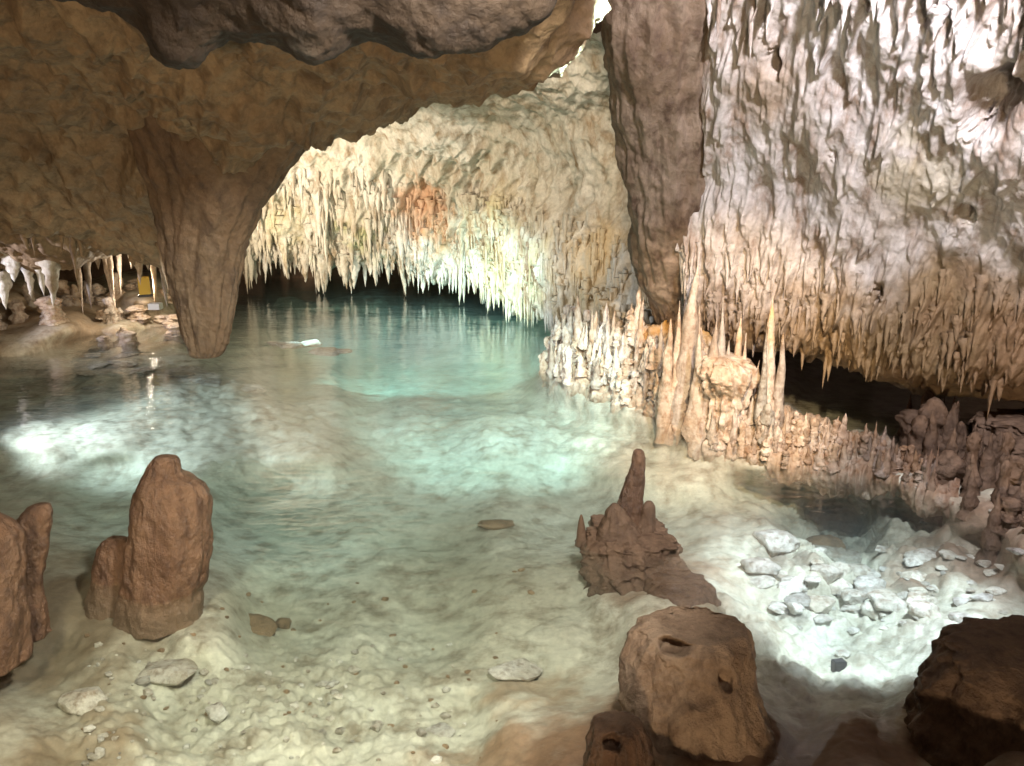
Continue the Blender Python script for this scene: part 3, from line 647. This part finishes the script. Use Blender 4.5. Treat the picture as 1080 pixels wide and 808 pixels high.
def stone(px, py, wpx, label, group=None, flat=.45, z=None, brown=False, asp=.8):
    zz = -.3
    for _ in range(4):
        x, y, _z = onz(px, py, zz); zz = bed_z(x, y)
    if z is not None: zz = z; x, y, _ = onz(px, py, z)
    r = wpx/2*y/math.cos(PITCH)/F
    o = bpy.data.objects.new('rock', random.choice(SB if brown else SM)); COL.objects.link(o)
    o.location = (x, y, zz+r*flat*.35); o.scale = (r, r*asp, r*flat); o.rotation_euler = (random.uniform(-.15, .15), random.uniform(-.15, .15), random.uniform(-.5, .5)+random.choice((0, 3.14)))
    return tag(o, label, 'rock', group)
stone(183, 708, 80, 'knobbly pale rock on the bed below the broad foreground stalagmite', flat=.4)
stone(88, 745, 58, 'brown grey rock on the gravel in the lower left', flat=.6)
stone(230, 757, 36, 'small round pale stone on the gravel below the knobbly rock', flat=.7)
stone(150, 722, 22, 'pebble sized stone beside the knobbly pale rock', flat=.6)
stone(268, 662, 60, 'flat dark rock on the bed right of the broad stalagmite', flat=.18, brown=True)
stone(300, 658, 28, 'small dark lump at the end of the flat dark rock', flat=.4, brown=True)
stone(524, 555, 44, 'flat dark rock just under the surface left of the spires', flat=.25, brown=True)
for (a, b, w_) in [(815, 575, 60), (838, 612, 44), (905, 606, 50), (800, 600, 46), (938, 640, 48), (862, 640, 40)]: stone(a, b, w_, 'large broken slab in the rubble of the right shallows', 'broken slabs in the right shallows', .45)
stone(540, 712, 70, 'broad pale rock embedded in the bed near the middle bottom', flat=.3)
stone(463, 775, 40, 'pale stone with dark gap beneath at the bottom', flat=.4)
stone(885, 588, 80, 'pale yellow slab in front of the dark pit in the right shallows', flat=.35, asp=.45)
stone(868, 573, 64, 'dark stone in the pit behind the pale yellow slab', flat=.35, brown=True)
stone(968, 588, 34, 'oval white stone right of the pale yellow slab', flat=.4)
for k in range(95):
    a = random.gauss(890, 80); b = random.gauss(625, 36)
    if 790 < a < 1040 and 560 < b < 710: stone(a, b, 7+34*random.random()**2.2, 'white stone in the brightly lit right shallows', 'white stones in the right shallows', random.uniform(.35, .7))
for k in range(26):
    a = random.uniform(935, 1075); b = 520+(a-935)*.7+random.uniform(-12, 40); stone(a, b, random.uniform(10, 26), 'pale flat stone in the shallows below the brown stalagmites', 'flat stones by the right edge', .35)
for k in range(20):
    t = random.random(); a = 85+t*180; b = 368+t*48+random.uniform(-7, 7); stone(a, b, random.uniform(14, 40), 'pale stone of the ridge below the pendant tip', 'stones of the left ridge', .16)
for (a, b, w) in [(305, 360, 34), (328, 358, 30), (345, 366, 36), (362, 366, 22), (290, 358, 20)]:
    x, y, _ = onz(a, b, 0); r = w/2*y/F; o = bpy.data.objects.new('rock', random.choice(SM)); COL.objects.link(o); o.location = (x, y, -.05); o.scale = (r, r*.8, r*.28)
    tag(o, 'pale rock of the small reef right of the pendant tip', 'rock', 'rocks of the small reef')
for k in range(60):
    a = random.uniform(60, 560); b = random.uniform(600, 800); stone(a, b, random.uniform(3, 10), 'small dark fragment scattered on the pale bed', 'dark fragments on the bed', random.uniform(.3, .7), brown=True)
for k in range(130):
    a = random.uniform(90, 490); b = random.uniform(680, 806); stone(a, b, 4+14*random.random()**2.5, 'small pale pebble on the lit gravel at the bottom', 'pebbles on the lit gravel', random.uniform(.5, .8))

# ------------------------------------------------------------------ lamps (fixtures and lights), with added fills
M_black = plain_mat('black_housing', (.03, .03, .03), .5)
M_glass = plain_mat('lamp_glass', (.5, .55, .6), .1)
M_yel = plain_mat('yellow_paint', (.75, .5, .05), .5)
M_wht = plain_mat('white_cable', (.75, .75, .72), .5)
def box(name, s, mat, parent=None, loc=(0, 0, 0), bevel=.004):
    import bmesh
    bm = bmesh.new(); bmesh.ops.create_cube(bm, size=1)
    for v in bm.verts: v.co = (v.co.x*s[0], v.co.y*s[1], v.co.z*s[2])
    bmesh.ops.bevel(bm, geom=bm.edges[:], offset=bevel, segments=2, affect='EDGES')
    me = bpy.data.meshes.new(name); bm.to_mesh(me); bm.free(); return link(name, me, mat, parent, loc)
def lamp_fixture(loc, rot, label, mat=M_black, s=.06):
    e = bpy.data.objects.new('underwater_lamp', None); COL.objects.link(e); e.location = loc; e.rotation_euler = rot
    tag(e, label, 'lamp')
    box('housing', (s, s*.7, s), mat, e); box('lens', (s*.8, .006, s*.8), M_glass, e, (0, s*.36, 0), .001)
    box('bracket', (s*1.25, s*.15, s*.15), mat, e, (0, 0, -s*.62))
    return e
x, y, z = onz(882, 722, -.36); z = bed_z(x, y)+.035
lamp_fixture((x, y, z), (R(-8), 0, R(10)), 'small square black lamp under water in the bright right shallows')
x, y, z = at(152, 301, 8.9)
e = bpy.data.objects.new('floodlight', None); COL.objects.link(e); e.location = (x, y, z); e.rotation_euler = (0, 0, .4); tag(e, 'small yellow floodlight among the tan stalactites on the left shore', 'lamp')
box('housing', (.12, .10, .20), M_yel, e); box('lens', (.09, .01, .15), M_glass, e, (0, .055, 0), .002); box('bracket', (.16, .03, .03), M_black, e, (0, 0, -.12))
tag(box('junction_box', (.13, .1, .07), M_wht, None, at(164, 323, 8.7)), 'small white box on the left shore beside the pendant', 'box')

def light(kind, loc, col, W, target=None, size=.15, cone=60, blend=.6):
    l = bpy.data.lights.new('lamp', kind); l.color = col; l.energy = W
    if kind == 'SPOT': l.spot_size = R(cone); l.spot_blend = blend; l.shadow_soft_size = size
    elif kind == 'POINT': l.shadow_soft_size = size
    else: l.size = size
    o = bpy.data.objects.new('lamp_or_fill_light', l); COL.objects.link(o); o.location = loc
    if target is not None:
        from mathutils import Vector
        o.rotation_euler = (Vector(target)-Vector(loc)).to_track_quat('-Z', 'Y').to_euler()
    return o
WARM = (1, .86, .66); NEUT = (1, .95, .86); COOL = (.80, .90, 1.0); CYAN = (.55, .95, 1.0)
# lights behind the pendant and above the near ceiling, for the far roof
light('SPOT', (-3.7, 9.2, .9), WARM, 420, at(400, 220, 11.5), .1, 120)
light('SPOT', (-1.1, 5.3, 3.5), WARM, 480, at(500, 220, 10.5), .1, 75)
light('SPOT', (.15, 4.4, 3.4), (1, .80, .54), 400, at(640, 330, 7.8), .1, 60)
# right wall, from above the frame
light('SPOT', (1.6, 2.2, 3.6), (.95, .93, 1), 820, at(930, 160, 4.8), .1, 95)
light('SPOT', (3.4, 3.2, 3.3), NEUT, 260, at(980, 10, 4.3), .08, 70)
# tan stumps
light('SPOT', (.9, 2.2, 2.9), (1, .72, .42), 900, at(750, 390, 5.6), .08, 34)
# pool
light('SPOT', (-3.5, 8.3, 1.45), CYAN, 1300, (-.5, 10.5, -.9), .06, 52)
light('SPOT', (.6, 3.7, 2.8), CYAN, 3400, onz(430, 365, -1), .08, 26)
light('SPOT', (.75, 3.4, 2.7), CYAN, 1300, onz(520, 440, -.3), .08, 36)
light('SPOT', (-.6, 2.2, 2.45), (.70, .96, 1), 340, onz(300, 470, -.3), .08, 50)
light('SPOT', (-4.9, 5.3, 1.0), COOL, 950, onz(230, 430, -.1), .06, 60)
light('SPOT', (.4, 1.4, 2.8), (1, .95, .84), 560, onz(360, 540, -.4), .1, 80)  # added fill above the frame, brightens the mid pool bed
light('SPOT', (-3.9, 1.6, 1.6), (1, .80, .58), 260, (-3.9, 7.0, -.4), .1, 50)  # added warm fill from outside the view for the left water
# submerged lamp, and an added overhead spot that strengthens its glow
x, y, z = onz(880, 705, -.12)
light('SPOT', (x, y+.12, -.06), COOL, 5, onz(885, 620, -.4), .03, 150)
light('SPOT', (2.0, 2.4, 3.2), (.76, .87, 1), 1500, onz(892, 640, -.3), .06, 28)
# front left gravel
light('SPOT', (-.9, .6, 2.5), (1, .90, .66), 430, onz(300, 735, -.3), .1, 55, .9)
# added unseen uplight behind the viewer, brightens the near ceiling
light('SPOT', (-.4, -6.5, .3), (1, .77, .50), 1650, (-.8, 4, 2.4), .3, 130, .9)
# left shore
light('SPOT', (-6.3, 7.0, 1.2), (.85, .85, 1), 260, at(40, 285, 8.1), .05, 60)
light('POINT', at(150, 300, 9.1), WARM, 25, None, .05)

w = bpy.data.worlds.new('World'); S.world = w; w.use_nodes = True
bg = w.node_tree.nodes['Background']; bg.inputs[0].default_value = (1, .78, .58, 1); bg.inputs[1].default_value = .15

S.view_settings.view_transform = 'Standard'; S.view_settings.look = 'None'; S.view_settings.gamma = 1; S.view_settings.exposure = .15
S.cycles.use_denoising = True
try: S.cycles.denoiser = 'OPENIMAGEDENOISE'
except Exception: pass
S.cycles.max_bounces = 6; S.cycles.diffuse_bounces = 3; S.cycles.glossy_bounces = 3; S.cycles.transparent_max_bounces = 12
S.cycles.sample_clamp_indirect = 6; S.cycles.caustics_reflective = False; S.cycles.caustics_refractive = False
